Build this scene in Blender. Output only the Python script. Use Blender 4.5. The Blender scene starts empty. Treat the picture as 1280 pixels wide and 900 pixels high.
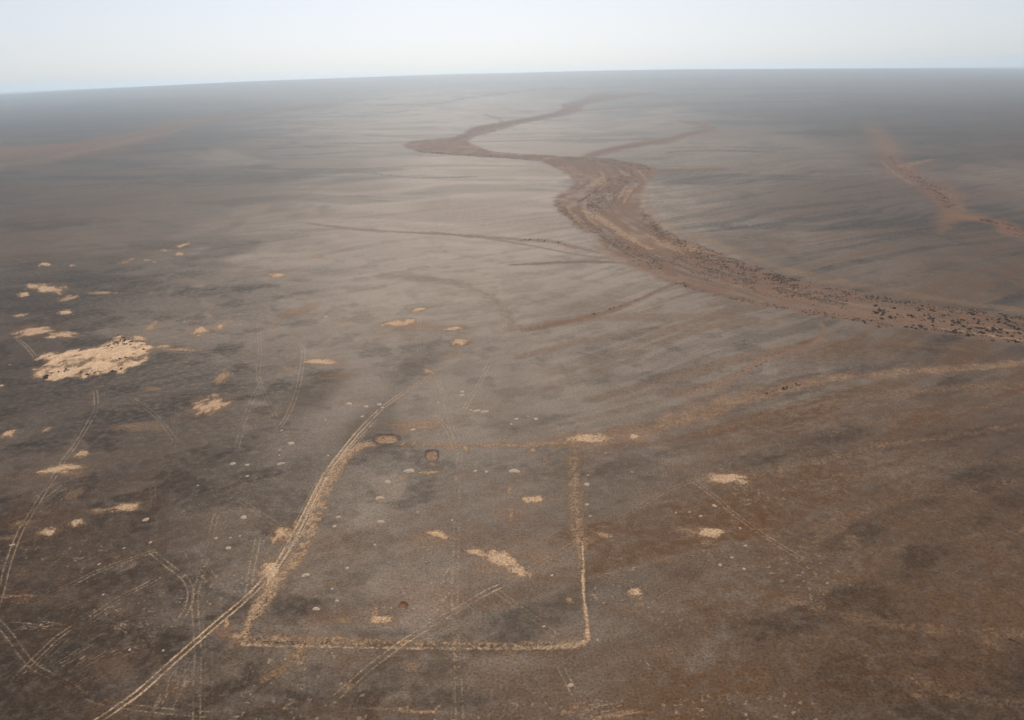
import bpy, math
import numpy as np
np.seterr(over='ignore')
from mathutils import Matrix, Vector

rng = np.random.default_rng(11)
SC = bpy.context.scene
COL = SC.collection

# ------------------------------------------------------------------ camera
CAM_H = 150.0                       # helicopter height over the plain, metres
PITCH = math.atan(354.0 / 1000.0)
ROLL = math.atan(32.0 / 1280.0)
FPX = 1000.0                        # focal length for a picture 1280 wide
cp, sp = math.cos(PITCH), math.sin(PITCH)
ca, sa = math.cos(ROLL), math.sin(ROLL)
F = np.array([0, cp, -sp]); U0 = np.array([0, sp, cp]); R0 = np.array([1.0, 0, 0])
R = ca * R0 - sa * U0
U = sa * R0 + ca * U0
cam_d = bpy.data.cameras.new('camera')
cam_d.sensor_width = 36.0
cam_d.lens = FPX / 1280.0 * 36.0
cam_d.clip_start = 1.0
cam_d.clip_end = 200000.0
cam = bpy.data.objects.new('camera', cam_d)
COL.objects.link(cam)
cam.matrix_world = Matrix(((R[0], U[0], -F[0], 0), (R[1], U[1], -F[1], 0), (R[2], U[2], -F[2], CAM_H), (0, 0, 0, 1)))
SC.camera = cam

# ------------------------------------------------------------------ sky, sun, exposure
SUN_EL, SUN_AZ = 38.0, -3.0         # azimuth clockwise from +Y
w = bpy.data.worlds.new('World'); SC.world = w; w.use_nodes = True
nt = w.node_tree; nt.nodes.clear()
sky = nt.nodes.new('ShaderNodeTexSky'); sky.sky_type = 'NISHITA'
sky.sun_disc = False
sky.sun_elevation = math.radians(SUN_EL)
sky.sun_rotation = math.radians(SUN_AZ)
sky.altitude = 100.0
sky.air_density = 0.5; sky.dust_density = 2.0; sky.ozone_density = 5.0
bg = nt.nodes.new('ShaderNodeBackground'); bg.inputs['Strength'].default_value = 0.13
wo = nt.nodes.new('ShaderNodeOutputWorld')
milk = nt.nodes.new('ShaderNodeMix'); milk.data_type = 'RGBA'; milk.inputs[0].default_value = 0.6     # even dust veil over the whole sky
milk.inputs[7].default_value = (8.3, 8.5, 8.35, 1.0)
nt.links.new(sky.outputs[0], milk.inputs[6]); nt.links.new(milk.outputs[2], bg.inputs[0]); nt.links.new(bg.outputs[0], wo.inputs[0])
sun_d = bpy.data.lights.new('sun', 'SUN'); sun_d.energy = 4.6; sun_d.angle = math.radians(0.5)
sun_d.color = (1.0, 0.88, 0.73)
sun = bpy.data.objects.new('sun', sun_d); COL.objects.link(sun)
sdir = Vector((math.sin(math.radians(SUN_AZ)) * math.cos(math.radians(SUN_EL)),
               math.cos(math.radians(SUN_AZ)) * math.cos(math.radians(SUN_EL)), math.sin(math.radians(SUN_EL))))
sun.rotation_euler = sdir.to_track_quat('Z', 'Y').to_euler()
sun.location = (0, 0, 400)
vs = SC.view_settings
vs.view_transform = 'Standard'; vs.look = 'None'; vs.exposure = -0.42; vs.gamma = 1.0; vs.use_curve_mapping = False
SC.render.engine = 'CYCLES'
SC.cycles.use_denoising = True
SC.cycles.max_bounces = 6
SC.cycles.use_adaptive_sampling = False
SC.cycles.volume_bounces = 2
HAZE_DENSITY, HAZE_COLOR, HAZE_G = 0.92e-4, (0.69, 0.84, 1.0), 0.5

# ------------------------------------------------------------------ noise
def _mix(h):
    h = h ^ (h >> np.uint32(13)); h = h * np.uint32(1274126177); h = h ^ (h >> np.uint32(16))
    return (h & np.uint32(0xFFFF)).astype(np.float32) * np.float32(1 / 65535.0)

def vnoise(x, y, seed=0):
    fx, fy = np.floor(x), np.floor(y)
    A, B = np.uint32(374761393), np.uint32(668265263)
    x0 = fx.astype(np.int32).astype(np.uint32) * A + np.uint32((seed * 974634777) & 0xFFFFFFFF)
    y0 = fy.astype(np.int32).astype(np.uint32) * B
    tx, ty = (x - fx).astype(np.float32), (y - fy).astype(np.float32)
    tx = tx * tx * tx * (tx * (tx * 6 - 15) + 10); ty = ty * ty * ty * (ty * (ty * 6 - 15) + 10)
    x1, y1 = x0 + A, y0 + B
    a = _mix(x0 + y0); b = _mix(x1 + y0); c = _mix(x0 + y1); d = _mix(x1 + y1)
    return (a + (b - a) * tx) * (1 - ty) + (c + (d - c) * tx) * ty

def fbm(x, y, oct=4, seed=0, gain=0.5):
    s = 0.0; amp = 1.0; tot = 0.0
    x = np.asarray(x, dtype=np.float64); y = np.asarray(y, dtype=np.float64)
    for k in range(oct):
        s = s + amp * vnoise(x + 17.3 * k, y - 9.1 * k, seed + k * 7)
        tot += amp; amp *= gain
        x, y = x * 1.83 + y * 0.6, y * 1.83 - x * 0.6
    return s / tot

def sst(a, b, v):
    t = np.clip((v - a) / (b - a), 0, 1)
    return t * t * (3 - 2 * t)

# ------------------------------------------------------------------ the lie of the land
Y0 = 138.0
def wid(y):
    return np.maximum(y, Y0) * cp + CAM_H * sp
def zlarge(x, y):
    x = np.asarray(x, dtype=np.float64); y = np.asarray(y, dtype=np.float64)
    t = x / wid(y)
    rise = np.maximum(1 - (t / 0.80) ** 2, 0)
    z = sst(2500.0, 12000.0, y) * 205.0 * rise              # the plain climbs slowly to a far swell ahead
    z = z + (fbm(x / 900.0, y / 900.0, 2, 3) - .5) * 5.0 * sst(400, 1500, y)
    z = z + (fbm(x / 3800.0, y / 3800.0, 3, 5) - .5) * 30.0 * sst(3500, 12000, y)
    z = z + (fbm(x / 130.0, y / 130.0, 2, 8) - .5) * 0.9
    return z

def ground_at(px, py):
    """point of the plain seen at a place of the photograph (1280 x 900)"""
    px = np.atleast_1d(np.asarray(px, float)); py = np.atleast_1d(np.asarray(py, float))
    d = F[None] + R[None] * ((px - 640) / FPX)[:, None] + U[None] * ((450 - py) / FPX)[:, None]
    if py.min() > 150:                                          # close by the plain is level enough to iterate
        z = np.zeros(len(px))
        for _ in range(7):
            s_ = (CAM_H - z) / -d[:, 2]; x, y = d[:, 0] * s_, d[:, 1] * s_; z = zlarge(x, y)
        return np.stack([x, y], 1)
    S = np.geomspace(120.0, 25000.0, 200)                       # march out along the ground, then close in
    s_ = S[None] / d[:, 1:2]
    gap = CAM_H + d[:, 2:3] * s_ - zlarge(d[:, 0:1] * s_, d[:, 1:2] * s_)
    k = np.argmax(gap < 0, axis=1); k = np.where((gap < 0).any(1), k, len(S) - 1); k = np.maximum(k, 1)
    lo = S[k - 1]; hi = S[k]
    for _ in range(16):
        mid = (lo + hi) / 2; q = mid / d[:, 1]
        below = CAM_H + d[:, 2] * q < zlarge(d[:, 0] * q, d[:, 1] * q)
        hi = np.where(below, mid, hi); lo = np.where(below, lo, mid)
    q = (lo + hi) / 2 / d[:, 1]
    x, y = d[:, 0] * q, d[:, 1] * q
    return np.stack([x, y], 1)

# terrain sheet: rows across the view, finer close by (level of detail), coarse outside
STEP = 1.05
v = np.arange(505, -354.0 + 13, -STEP)
yy = CAM_H / np.tan(PITCH + np.arctan(v / FPX))
far = np.geomspace(yy[-1], 25000.0, 12)[1:]
near = np.array([-600, -300, -120, 0, 60, 100, 124.0])
ys = np.concatenate([near, yy, far])
tin = np.arange(-0.735, 0.7351, STEP / FPX)
tout = np.array([0.76, 0.82, 0.95, 1.2, 1.6])
ts = np.concatenate([-tout[::-1], tin, tout])
NY, NX = len(ys), len(ts)
WY = wid(ys)
GX = WY[:, None] * ts[None, :]
GY = np.repeat(ys[:, None], NX, 1)
GZ = zlarge(GX, GY)

def zeros(): return np.zeros((NY, NX), np.float32)
SAND, DUST, BED, RUT, DARK, RED, PALE = (zeros() for _ in range(7))
DZ = zeros()
OWN = np.zeros((NY, NX), np.int16)      # which object the ground faces belong to
OWNP = np.zeros((NY, NX), np.int8)      # and its priority

def block(x0, x1, y0, y1):
    r0 = max(np.searchsorted(ys, y0) - 1, 0); r1 = min(np.searchsorted(ys, y1) + 1, NY)
    if r1 <= r0: return None
    wmin, wmax = WY[r0], WY[r1 - 1]
    lo = min(x0 / wmin, x0 / wmax); hi = max(x1 / wmin, x1 / wmax)
    c0 = max(np.searchsorted(ts, lo) - 1, 0); c1 = min(np.searchsorted(ts, hi) + 1, NX)
    if c1 <= c0: return None
    return np.s_[r0:r1, c0:c1]

def own(sl, m, idx, prio):
    if idx <= 0: return
    o = OWN[sl]; p = OWNP[sl]
    k = m & (p < prio)
    o[k] = idx; p[k] = prio

def local_frame(px, py, rx, ry, ang=0.0):
    c, s = math.cos(math.radians(ang)), math.sin(math.radians(ang))
    P = ground_at([px, px + c, px + s], [py, py + s, py - c])
    e1 = (P[1] - P[0]) * rx; e2 = (P[2] - P[0]) * ry
    M = np.stack([e1, e2], 1)
    return P[0], M, np.linalg.inv(M)

_seed = [100]
def patch(px, py, rx, ry, ang=0, k=1.0, arr=None, soft=0.35, rough=0.6, idx=0, prio=2, scratch=False, dz=0.0, thr=0.45):
    """an irregular patch of other ground, centred where the photograph shows it"""
    arr = SAND if arr is None else arr
    _seed[0] += 1
    c, M, Mi = local_frame(px, py, rx, ry, ang)
    ext = np.abs(M[:, 0]) + np.abs(M[:, 1])
    ext = ext * 1.7
    sl = block(c[0] - ext[0], c[0] + ext[0], c[1] - ext[1], c[1] + ext[1])
    if sl is None: return
    dx, dy = GX[sl] - c[0], GY[sl] - c[1]
    u = Mi[0, 0] * dx + Mi[0, 1] * dy; w_ = Mi[1, 0] * dx + Mi[1, 1] * dy
    q = np.sqrt(u * u + w_ * w_)
    n = fbm(u * 1.6 + 31.7 * _seed[0], w_ * 1.6, 4, _seed[0], 0.6) - 0.5
    m = sst(1.0 + soft, 1.0 - soft, q + n * 2 * rough)
    if scratch:
        n2 = fbm(u * 1.5 + 5.3 * _seed[0], w_ * 9.0, 3, _seed[0] + 50, 0.6)
        m = m * sst(0.46, 0.66, n2)
    else:
        n3 = fbm(u * 5 + 9.7 * _seed[0], w_ * 5, 3, _seed[0] + 70, 0.65)
        m = m * sst(0.18, 0.5, n3 + 0.25 * (1 - q) + 0.06)
    a = arr[sl]; np.maximum(a, m * k, out=a)
    if dz: DZ[sl] += (dz * sst(1.15, 0.2, q)).astype(np.float32)
    own(sl, m > thr, idx, prio)

def path_px(pts):
    p = np.array(pts, float)
    out = [p[0]]
    for i in range(len(p) - 1):                      # Catmull-Rom through the traced points
        p0 = p[max(i - 1, 0)]; p1 = p[i]; p2 = p[i + 1]; p3 = p[min(i + 2, len(p) - 1)]
        for t in (0.25, 0.5, 0.75, 1.0):
            out.append(0.5 * ((2 * p1) + (-p0 + p2) * t + (2 * p0 - 5 * p1 + 4 * p2 - p3) * t * t + (-p0 + 3 * p1 - 3 * p2 + p3) * t ** 3))
    return np.array(out)

def segs(pts):
    p = path_px(pts)
    g = ground_at(p[:, 0], p[:, 1])
    return p, g

def seg_dist(sl, a, b):
    dx, dy = b[0] - a[0], b[1] - a[1]
    L2 = dx * dx + dy * dy + 1e-9
    X, Y = GX[sl] - a[0], GY[sl] - a[1]
    t = np.clip((X * dx + Y * dy) / L2, 0, 1)
    ex, ey = X - t * dx, Y - t * dy
    return np.sqrt(ex * ex + ey * ey), t

def band(pts, hw, k=1.0, arr=None, rough=0.5, idx=0, prio=1, dz=0.0, thr=0.5, power=1.0, grain=0.35):
    """a strip of other ground along a traced line; hw = half width seen in the photograph, px"""
    arr = SAND if arr is None else arr
    _seed[0] += 1
    p, g = segs(pts)
    hw = np.interp(np.linspace(0, 1, len(p)), np.linspace(0, 1, len(np.atleast_1d(hw))), np.atleast_1d(hw))
    tan = np.gradient(p, axis=0); tan /= np.linalg.norm(tan, axis=1)[:, None] + 1e-9
    nrm = np.stack([-tan[:, 1], tan[:, 0]], 1) * hw[:, None]
    g2 = ground_at(p[:, 0] + nrm[:, 0], p[:, 1] + nrm[:, 1])
    gt = np.gradient(g, axis=0); gt /= np.linalg.norm(gt, axis=1)[:, None] + 1e-9
    off = g2 - g
    wm = np.abs(off[:, 0] * gt[:, 1] - off[:, 1] * gt[:, 0]) + 0.05
    for i in range(len(g) - 1):
        a, b = g[i], g[i + 1]
        W = max(wm[i], wm[i + 1]) * 2.6
        sl = block(min(a[0], b[0]) - W, max(a[0], b[0]) + W, min(a[1], b[1]) - W, max(a[1], b[1]) + W)
        if sl is None: continue
        d, t = seg_dist(sl, a, b)
        ww = wm[i] + (wm[i + 1] - wm[i]) * t
        q = d / ww
        X, Y = GX[sl], GY[sl]
        sc_ = float(wm[i])
        n = fbm(X / (sc_ * 1.3 + 2), Y / (sc_ * 1.3 + 2), 3, _seed[0], 0.6) - 0.5
        m = sst(1.45, 0.35, q + n * 2 * rough) ** power
        n2 = fbm(X / (sc_ * .22 + .6), Y / (sc_ * .22 + .6), 2, _seed[0] + 9)
        m = m * (1 - grain + grain * sst(0.3, 0.6, n2))
        A = arr[sl]; np.maximum(A, m * k, out=A)
        if dz:
            D = DZ[sl]; h = (dz * np.exp(-(q * 1.2) ** 2)).astype(np.float32)
            D[:] = np.maximum(D, h) if dz > 0 else np.minimum(D, h)
        own(sl, (q < 1.0) if thr is None else (m > thr), idx, prio)

NB = fbm(GX / 5.0, GY / 5.0, 3, 900)            # breaks the wheel marks up
NB2 = fbm(GX / 24.0, GY / 24.0, 2, 930)
def track(pts, k=0.8, lanes=1, gauge=1.75, rut=0.32, spread=0.0, idx=0, prio=4, brk=0.5, wash=0.0):
    brk *= .8
    """two wheel ruts (several pairs if lanes > 1) scraped through the dark gravel"""
    p, g = segs(pts)
    for ln in range(lanes):
        off = (ln - (lanes - 1) / 2) * spread
        gt = np.gradient(g, axis=0); gt /= np.linalg.norm(gt, axis=1)[:, None] + 1e-9
        wob = np.interp(np.arange(len(g)), np.arange(0, len(g) + 6, 6), rng.normal(0, 0.35 * spread + 0.01, len(range(0, len(g) + 6, 6))))
        gg = g + np.stack([-gt[:, 1], gt[:, 0]], 1) * (off + (wob if lanes > 1 else 0 * wob))[:, None]
        kk = .85 * k * (1 if ln == lanes // 2 else rng.uniform(.45, .8))
        for i in range(len(gg) - 1):
            a, b = gg[i], gg[i + 1]
            W = gauge + 2.5
            sl = block(min(a[0], b[0]) - W, max(a[0], b[0]) + W, min(a[1], b[1]) - W, max(a[1], b[1]) + W)
            if sl is None: continue
            d, t = seg_dist(sl, a, b)
            ok = (t > 0) & (t < 1)
            r = rut + 0.00055 * max(a[1] - 200, 0)
            gw = max(gauge / 2, 0)
            m = np.exp(-((d - gw) / r) ** 2) * kk * ok
            m = m * (1 - brk + brk * sst(0.34, 0.56, NB[sl] * 0.6 + NB2[sl] * 0.4))
            A = RUT[sl]; np.maximum(A, m, out=A)
            if wash: 
                A = DUST[sl]; np.maximum(A, wash * np.exp(-(d / (gauge * .95)) ** 2) * sst(.2, .6, NB[sl]), out=A)
            D = DZ[sl]; D -= (0.03 * m).astype(np.float32)
            own(sl, d < gauge / 2 + 0.55, idx, prio)

def poly_sd(sl, poly):
    X, Y = GX[sl], GY[sl]
    dmin = np.full(X.shape, 1e18); inside = np.zeros(X.shape, bool)
    n = len(poly)
    for i in range(n):
        a, b = poly[i], poly[(i + 1) % n]
        d, _ = seg_dist(sl, a, b)
        np.minimum(dmin, d, out=dmin)
        if a[1] != b[1]:
            k = ((a[1] > Y) != (b[1] > Y)) & (X < (b[0] - a[0]) * (Y - a[1]) / (b[1] - a[1]) + a[0])
            inside ^= k
    return np.where(inside, dmin, -dmin)

# ------------------------------------------------------------------ the objects the ground divides into
GROUND = []     # (name, label, category, kind, parent_key)
def region(name, label, cat, kind='structure', parent=None):
    GROUND.append((name, label, cat, kind, parent)); return len(GROUND)      # index 0 is the open plain

# ---- broad changes of gravel: brown silty ground, pale pavement with some sun sheen painted in, dark varnished pavement with lens vignette painted in
for a in [(1150, 690, 380, 210, 0, .85), (1050, 560, 360, 80, -8, .7), (640, 905, 640, 60, 0, .5), (900, 860, 420, 90, 0, .45),
          (470, 860, 200, 60, 0, .45), (120, 690, 190, 120, -10, .32), (90, 860, 220, 90, 0, .28), (500, 720, 240, 90, 0, .28),
          (740, 680, 110, 160, 0, .25), (60, 290, 160, 26, -4, .35), (1190, 330, 160, 50, 0, .3), (1190, 440, 140, 30, 4, .5)]:
    patch(*a[:5], k=a[5], arr=DUST, soft=.8, rough=.7)
for a in [(610, 250, 300, 120, 0, .75), (560, 160, 260, 60, 0, .55), (700, 340, 260, 70, 0, .55), (800, 165, 160, 40, 0, .45), (800, 430, 260, 50, -4, .35)]:
    patch(*a[:5], k=a[5], arr=PALE, soft=.9, rough=.7)  # pale gravel whose colour also stands in for sun sheen
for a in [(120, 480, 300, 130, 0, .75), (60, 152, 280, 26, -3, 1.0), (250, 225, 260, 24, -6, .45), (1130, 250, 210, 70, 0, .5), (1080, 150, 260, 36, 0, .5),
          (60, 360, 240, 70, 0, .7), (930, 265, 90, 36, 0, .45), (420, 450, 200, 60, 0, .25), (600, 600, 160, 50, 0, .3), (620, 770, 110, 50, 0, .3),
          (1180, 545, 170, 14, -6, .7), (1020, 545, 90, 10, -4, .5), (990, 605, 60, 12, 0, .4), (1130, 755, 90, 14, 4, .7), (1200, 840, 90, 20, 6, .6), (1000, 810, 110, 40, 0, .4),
          (230, 580, 220, 70, 0, .6), (60, 850, 330, 170, 0, 1.0), (40, 680, 260, 130, 0, .85), (330, 900, 320, 80, 0, .7), (700, 890, 300, 60, 0, .35),  # lower corners and near edge: lens vignette painted as darker gravel
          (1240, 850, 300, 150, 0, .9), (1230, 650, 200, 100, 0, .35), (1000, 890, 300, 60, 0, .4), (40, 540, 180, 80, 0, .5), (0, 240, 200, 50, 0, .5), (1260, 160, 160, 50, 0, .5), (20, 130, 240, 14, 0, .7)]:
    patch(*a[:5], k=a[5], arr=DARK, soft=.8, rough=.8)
# wash streaks drawn out by sheet floods, running gently up to the right
ddir = np.array([0.86, 0.51])
sa_ = GX * ddir[0] + GY * ddir[1]; sb_ = -GX * ddir[1] + GY * ddir[0]
warp = (fbm(GX / 160.0, GY / 160.0, 2, 41) - .5) * 60
st1 = fbm(sa_ / 150.0, (sb_ + warp) / 15.0, 5, 43, .62)
st2 = fbm(GX / 260.0, (GY + 2.5 * warp + .12 * GX) / 95.0, 5, 47, .6)
side = sst(-60, 120, GX - 0.05 * GY)
near_m = sst(2600, 700, GY)
DUST += (sst(.50, .68, st1) * .62 * side * near_m + sst(.54, .72, st1) * .22 * (1 - side) * near_m).astype(np.float32)
DARK += (sst(.52, .32, st1) * .42 * near_m * (.4 + .6 * side)).astype(np.float32)
DUST += (sst(.54, .74, st2) * .36 * sst(300, 900, GY)).astype(np.float32)
DARK += (sst(.50, .30, st2) * .42 * sst(300, 900, GY)).astype(np.float32)
fine = fbm(GX / 9.0, GY / 9.0, 4, 61, .6)
DUST += ((fine - .5) * .8 * sst(900, 300, GY)).astype(np.float32)
fin2 = fbm(GX / 17.0 + 40, GY / 17.0, 4, 63, .6)
DARK += (sst(.52, .66, fin2) * .28 * sst(1200, 400, GY)).astype(np.float32)
spk = fbm(GX / 1.5, GY / 1.5, 3, 67, .6)
RUT = np.maximum(RUT, (sst(.66, .76, spk) * .32 * sst(.47, .62, fbm(GX / 30.0, GY / 30.0, 3, 71)) * sst(420, 200, GY)).astype(np.float32))

# ---- main dry riverbed
BEDL = [(745,117),(735,122),(712,128),(700,131),(705,136),(694,141),(660,147),(625,153),(600,157),(588,160),(582,166),(565,171),(540,174),(515,176),
        (505,180),(507,185),(525,190),(560,193),(600,196),(640,198),(672,201),(690,207),(706,216),(716,225),(717,230),(708,237),(697,243),(690,251),(693,257),
        (705,266),(720,282),(742,298),(752,310),(762,316),(785,330),(820,348),(860,360),(905,372),(960,382),(1030,397),(1100,407),(1180,417),(1280,432),(1400,448)]
BEDR = [(1400,410),(1280,396),(1180,382),(1080,367),(1000,350),(930,328),(880,310),(850,298),(830,288),(812,270),(800,262),(803,250),(808,232),(818,218),
        (820,211),(812,208),(790,203),(765,198),(740,196),(700,195),(660,193),(620,190),(598,184),(585,177),(590,172),(600,169),(620,164),(650,155),(690,147),
        (715,143),(728,138),(728,132),(740,129),(770,124),(800,119),(830,117),(800,115.5),(765,118.5)]
poly = ground_at(*np.array(BEDL + BEDR).T)
BEDI = region('dry_riverbed', 'wide brown dry riverbed winding through the plain to the horizon', 'riverbed')
sl = block(poly[:, 0].min() - 40, poly[:, 0].max() + 40, poly[:, 1].min() - 40, poly[:, 1].max() + 40)
sd = poly_sd(sl, poly)
X, Y = GX[sl], GY[sl]
sd = sd + (fbm(X / 22.0, Y / 22.0, 5, 77, .62) - .5) * (13 + Y * 0.006)
mb = sst(-4.0 - Y * .002, 7.0 + Y * .002, sd)
BEDSD = np.full((NY, NX), -1e3, np.float32); BEDSD[sl] = sd
BED[sl] = np.maximum(BED[sl], mb * (0.55 + 0.6 * sst(.3, .7, fbm(X / 14.0, Y / 26.0, 4, 79))))
DZ[sl] -= (1.0 * sst(-4, 22, sd)).astype(np.float32)
own(sl, sd > 0, BEDI, 3)
DUST[sl] *= (1 - .6 * mb); DARK[sl] *= (1 - .8 * mb)
CL = ground_at(*path_px([(705,200),(742,204),(764,224),(748,246),(742,264),(776,291),(822,318),(880,338),(960,358),(1060,382),(1180,399),(1400,430)]).T)
bs = np.zeros(X.shape); bd = np.zeros(X.shape); bm = np.full(X.shape, 1e18); acc = 0.0
for i in range(len(CL) - 1):
    a, b = CL[i], CL[i + 1]; L_ = math.hypot(*(b - a)); d, t = seg_dist(sl, a, b)
    sg = np.sign((X - a[0]) * (b[1] - a[1]) - (Y - a[1]) * (b[0] - a[0])); k = d < bm
    bm[k] = d[k]; bs[k] = acc + t[k] * L_; bd[k] = (d * sg)[k]; acc += L_
br = fbm(bs / 90.0, bd / 5.5, 4, 381, .6); br2 = fbm(bs / 120.0 + 50, bd / 9.0, 3, 385, .55)
inb = mb * sst(140, 90, bm)
DARK[sl] = np.maximum(DARK[sl], .6 * np.exp(-((sd - 5) / (4 + Y * .002)) ** 2) * sst(.35, .6, fbm(X / 18.0, Y / 18.0, 3, 391)))
DARK[sl] = np.maximum(DARK[sl], (inb * .9 * sst(.50, .66, br)).astype(np.float32))
SAND[sl] = np.maximum(SAND[sl], (inb * .42 * sst(.56, .72, br2)).astype(np.float32))
# bars of clean pale silt in and beside the bed
for pts, hw, k in [([(812,236),(809,252),(818,268),(840,284),(880,299),(930,318),(1000,341),(1090,360),(1190,376),(1290,390)], [3,5,6,6,5,5,5,4,4], .27),
                   ([(730,262),(750,272),(775,288),(798,303),(812,310)], [3,5,6,4], .5),
                   ([(752,268),(790,292),(806,302)], [4,9,5], .2),
                   ([(742,306),(770,322),(810,340),(850,352)], [3,5,5,3], .3),
                   ([(700,208),(720,214),(740,222)], [2,4,3], .3), ([(708,213),(722,222),(728,230)], [2,3,2], .25),
                   ([(560,181),(580,183),(592,184)], [2,3,1.5], .35), ([(520,182),(545,180),(565,178)], [2,3,2], .22),
                   ([(880,345),(960,364),(1060,383),(1180,400)], [2,4,4,3], .22), ([(990,372),(1060,386),(1120,394)], [3,5,3], .2)]:
    band(pts, hw, k, SAND, rough=.5, grain=.2)
for pts, hw, k in [([(700,258),(730,280),(765,298),(800,318),(850,340)], [4,6,6,7,5], .5),
                   ([(806,264),(818,283),(850,304),(900,325),(990,349),(1080,368),(1190,384),(1290,399)], [4,6,8,8,6,5,5], .45),
                   ([(600,194),(700,198),(760,200),(812,209)], [2,4,5,4], .5), ([(505,181),(510,186),(540,191),(600,195)], [1.5,2,2,2], .5),
                   ([(590,162),(575,170),(562,178),(570,186)], [4,4,3,3], .6), ([(730,128),(712,136),(680,145),(620,156),(590,164)], [4,4,3,3,4], .5),
                   ([(760,222),(740,240),(722,252)], [2,2.5,2], .5)]:
    band(pts, hw, k, DARK, rough=.6, grain=.5)

# ---- tributaries and gullies
def gully(pts, hw, name, label, bed=.8, sand=0., dark=0., dz=-.12, rough=.7):
    i = region(name, label, 'gully')
    if bed: band(pts, hw, bed, BED, rough=rough, idx=i, prio=2, dz=dz, thr=.38)
    if sand: band(pts, hw, sand, SAND, rough=rough, idx=i, prio=2, dz=dz, thr=sand * .42)
    if dark: band(pts, np.array(hw) * .6, dark, DARK, rough=rough, idx=0 if bed or sand else i, prio=2, thr=dark * .45)
    return i
gully([(738,195),(752,190),(768,186),(800,180),(835,175),(860,168),(882,163),(889,160),(872,155),(853,151)], [5,4,3,3,3,3,3,2,1.5], 'gully', 'brown side channel hooking away from the upper river bend', bed=.95, dark=.3, dz=-.3)
gully([(724,139),(780,134),(840,131),(900,129),(960,127),(1060,126)], [1.6,1.2,1.2,1,1,.8], 'gully', 'thin dark straight channel running right from the far riverbed', bed=.25, dark=1.0)
gully([(470,131),(520,131),(552,129),(580,123),(620,118),(660,113),(705,109)], [1,1.2,1.4,1.2,1.1,1,1], 'gully', 'thin dark channel curving below the horizon left of the far riverbed', bed=.25, dark=1.0)
gully([(628,152),(622,148),(612,145),(606,143)], [2,1.5,1.2,1], 'gully', 'short dark spur on the outer side of the far meander', bed=.5, dark=.6)
gully([(598,177),(640,176),(700,174.5),(760,174),(800,174)], [1,1,1,1], 'gully', 'faint straight dark line inside the meander loop', bed=.2, dark=.8)
gully([(820,215),(850,213),(880,211),(905,210)], [2,1.6,1.4,1], 'gully', 'short brown rill meeting the upper river bend from the right', bed=.9)
gully([(380,278),(430,285),(500,290),(560,293),(640,299),(690,302),(715,308),(748,316)], [1,1.4,1.4,1.5,1.8,2,2,1.5], 'gully', 'long thin brown rill dotted with bushes joining the riverbed from the left', bed=.6, dark=.25, rough=1.0)
gully([(540,290),(600,297),(640,303),(680,310),(720,318),(762,323)], [1,1.1,1.1,1.1,1.1,1], 'gully', 'thin dark straight rill just below the bush-dotted one', bed=.3, dark=.8)
gully([(640,331),(700,328),(740,327),(785,329)], [1.4,1.4,1.4,1.2], 'gully', 'short faint brown rill, lowest of the three entering the riverbed from the left', bed=.9)
gully([(872,352),(845,355),(825,362),(805,372),(785,380),(760,390),(735,396),(700,404),(655,413)], [2,2,2.2,2.5,2.5,3,3,3,2], 'gully', 'brown shrubby rill leaving the near riverbank towards the plain centre', bed=.9)
gully([(1300,450),(1200,460),(1130,465),(1060,470),(1010,478),(960,490),(920,500),(890,513),(850,524),(810,536),(770,543),(735,547),(700,551)], [5,4,4,5,6,7,8,9,9,9,8,8,6], 'gully', 'broad sandy orange gully running from the right edge to the enclosure corner', bed=.55, sand=.34, dz=-.18, rough=1.4)
gully([(1026,404),(1030,415),(1015,430),(960,448),(932,462),(915,473),(885,484),(840,492)], [3,4,4,4,5,6,5,4], 'gully', 'tan rill with a few bushes between riverbank and sandy gully', bed=.6, sand=.26, rough=.6)
gully([(1086,156),(1096,172),(1113,194),(1125,210),(1145,223),(1165,236),(1180,247),(1187,259),(1181,273),(1177,292)], [7,12,13,13,13,13,15,19,14,8], 'gully', 'reddish bushy gully winding down the right side of the plain', bed=.65, dz=-.3, rough=1.4)
gully([(1190,269),(1220,273),(1250,280),(1270,289),(1300,302)], [3,3,4,7,9], 'gully', 'reddish branch channel reaching the right edge below the bushy gully', bed=.85, rough=1.0)
band([(1100,160),(1112,182),(1122,206),(1150,228),(1186,256),(1184,276)], [4,7,7,7,9,6], .28, RED, rough=1.0)
band([(1196,270),(1240,277),(1290,294)], [3,4,9], .4, RED, rough=.9)
band([(1127,209),(1148,203),(1166,199)], [3,3,1.5], .35, SAND, rough=.5)
band([(1178,238),(1192,250),(1207,264)], [3,5,3], .22, SAND, rough=1.2)
band([(1100,200),(1118,216),(1140,230)], [2,2,2], .3, SAND, rough=.6)
band([(1090,150),(1118,190),(1150,218),(1190,250),(1185,290)], [14,24,26,28,20], .5, DUST, rough=.9)
band([(1190,285),(1230,300),(1290,330)], [10,14,16], .6, DUST, rough=.6)
for pts in [[(420,146),(470,143),(520,137)], [(860,140),(940,137),(1010,139),(1080,136)], [(560,108),(620,104),(700,101)], [(930,120),(1010,117),(1110,118)], [(240,170),(300,166),(380,160)], [(840,190),(900,188),(960,190)], [(880,230),(960,224),(1040,226)], [(100,236),(180,230),(260,232),(330,226)], [(740,103),(820,100),(900,99)], [(450,215),(520,222),(590,221)], [(1090,140),(1120,136),(1160,134)], [(700,112),(735,110),(790,107)], [(880,112),(960,110),(1040,109)], [(320,176),(380,179),(480,179)]]:
    band(pts, 1.2, .9, DARK, rough=.4)
LB = [(-60,200),(0,194),(60,188),(130,177),(190,164),(235,153),(290,145),(340,139),(410,131)]
i = region('dry_riverbed', 'broad tan dry wash at the far left fading towards the horizon', 'riverbed')
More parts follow.
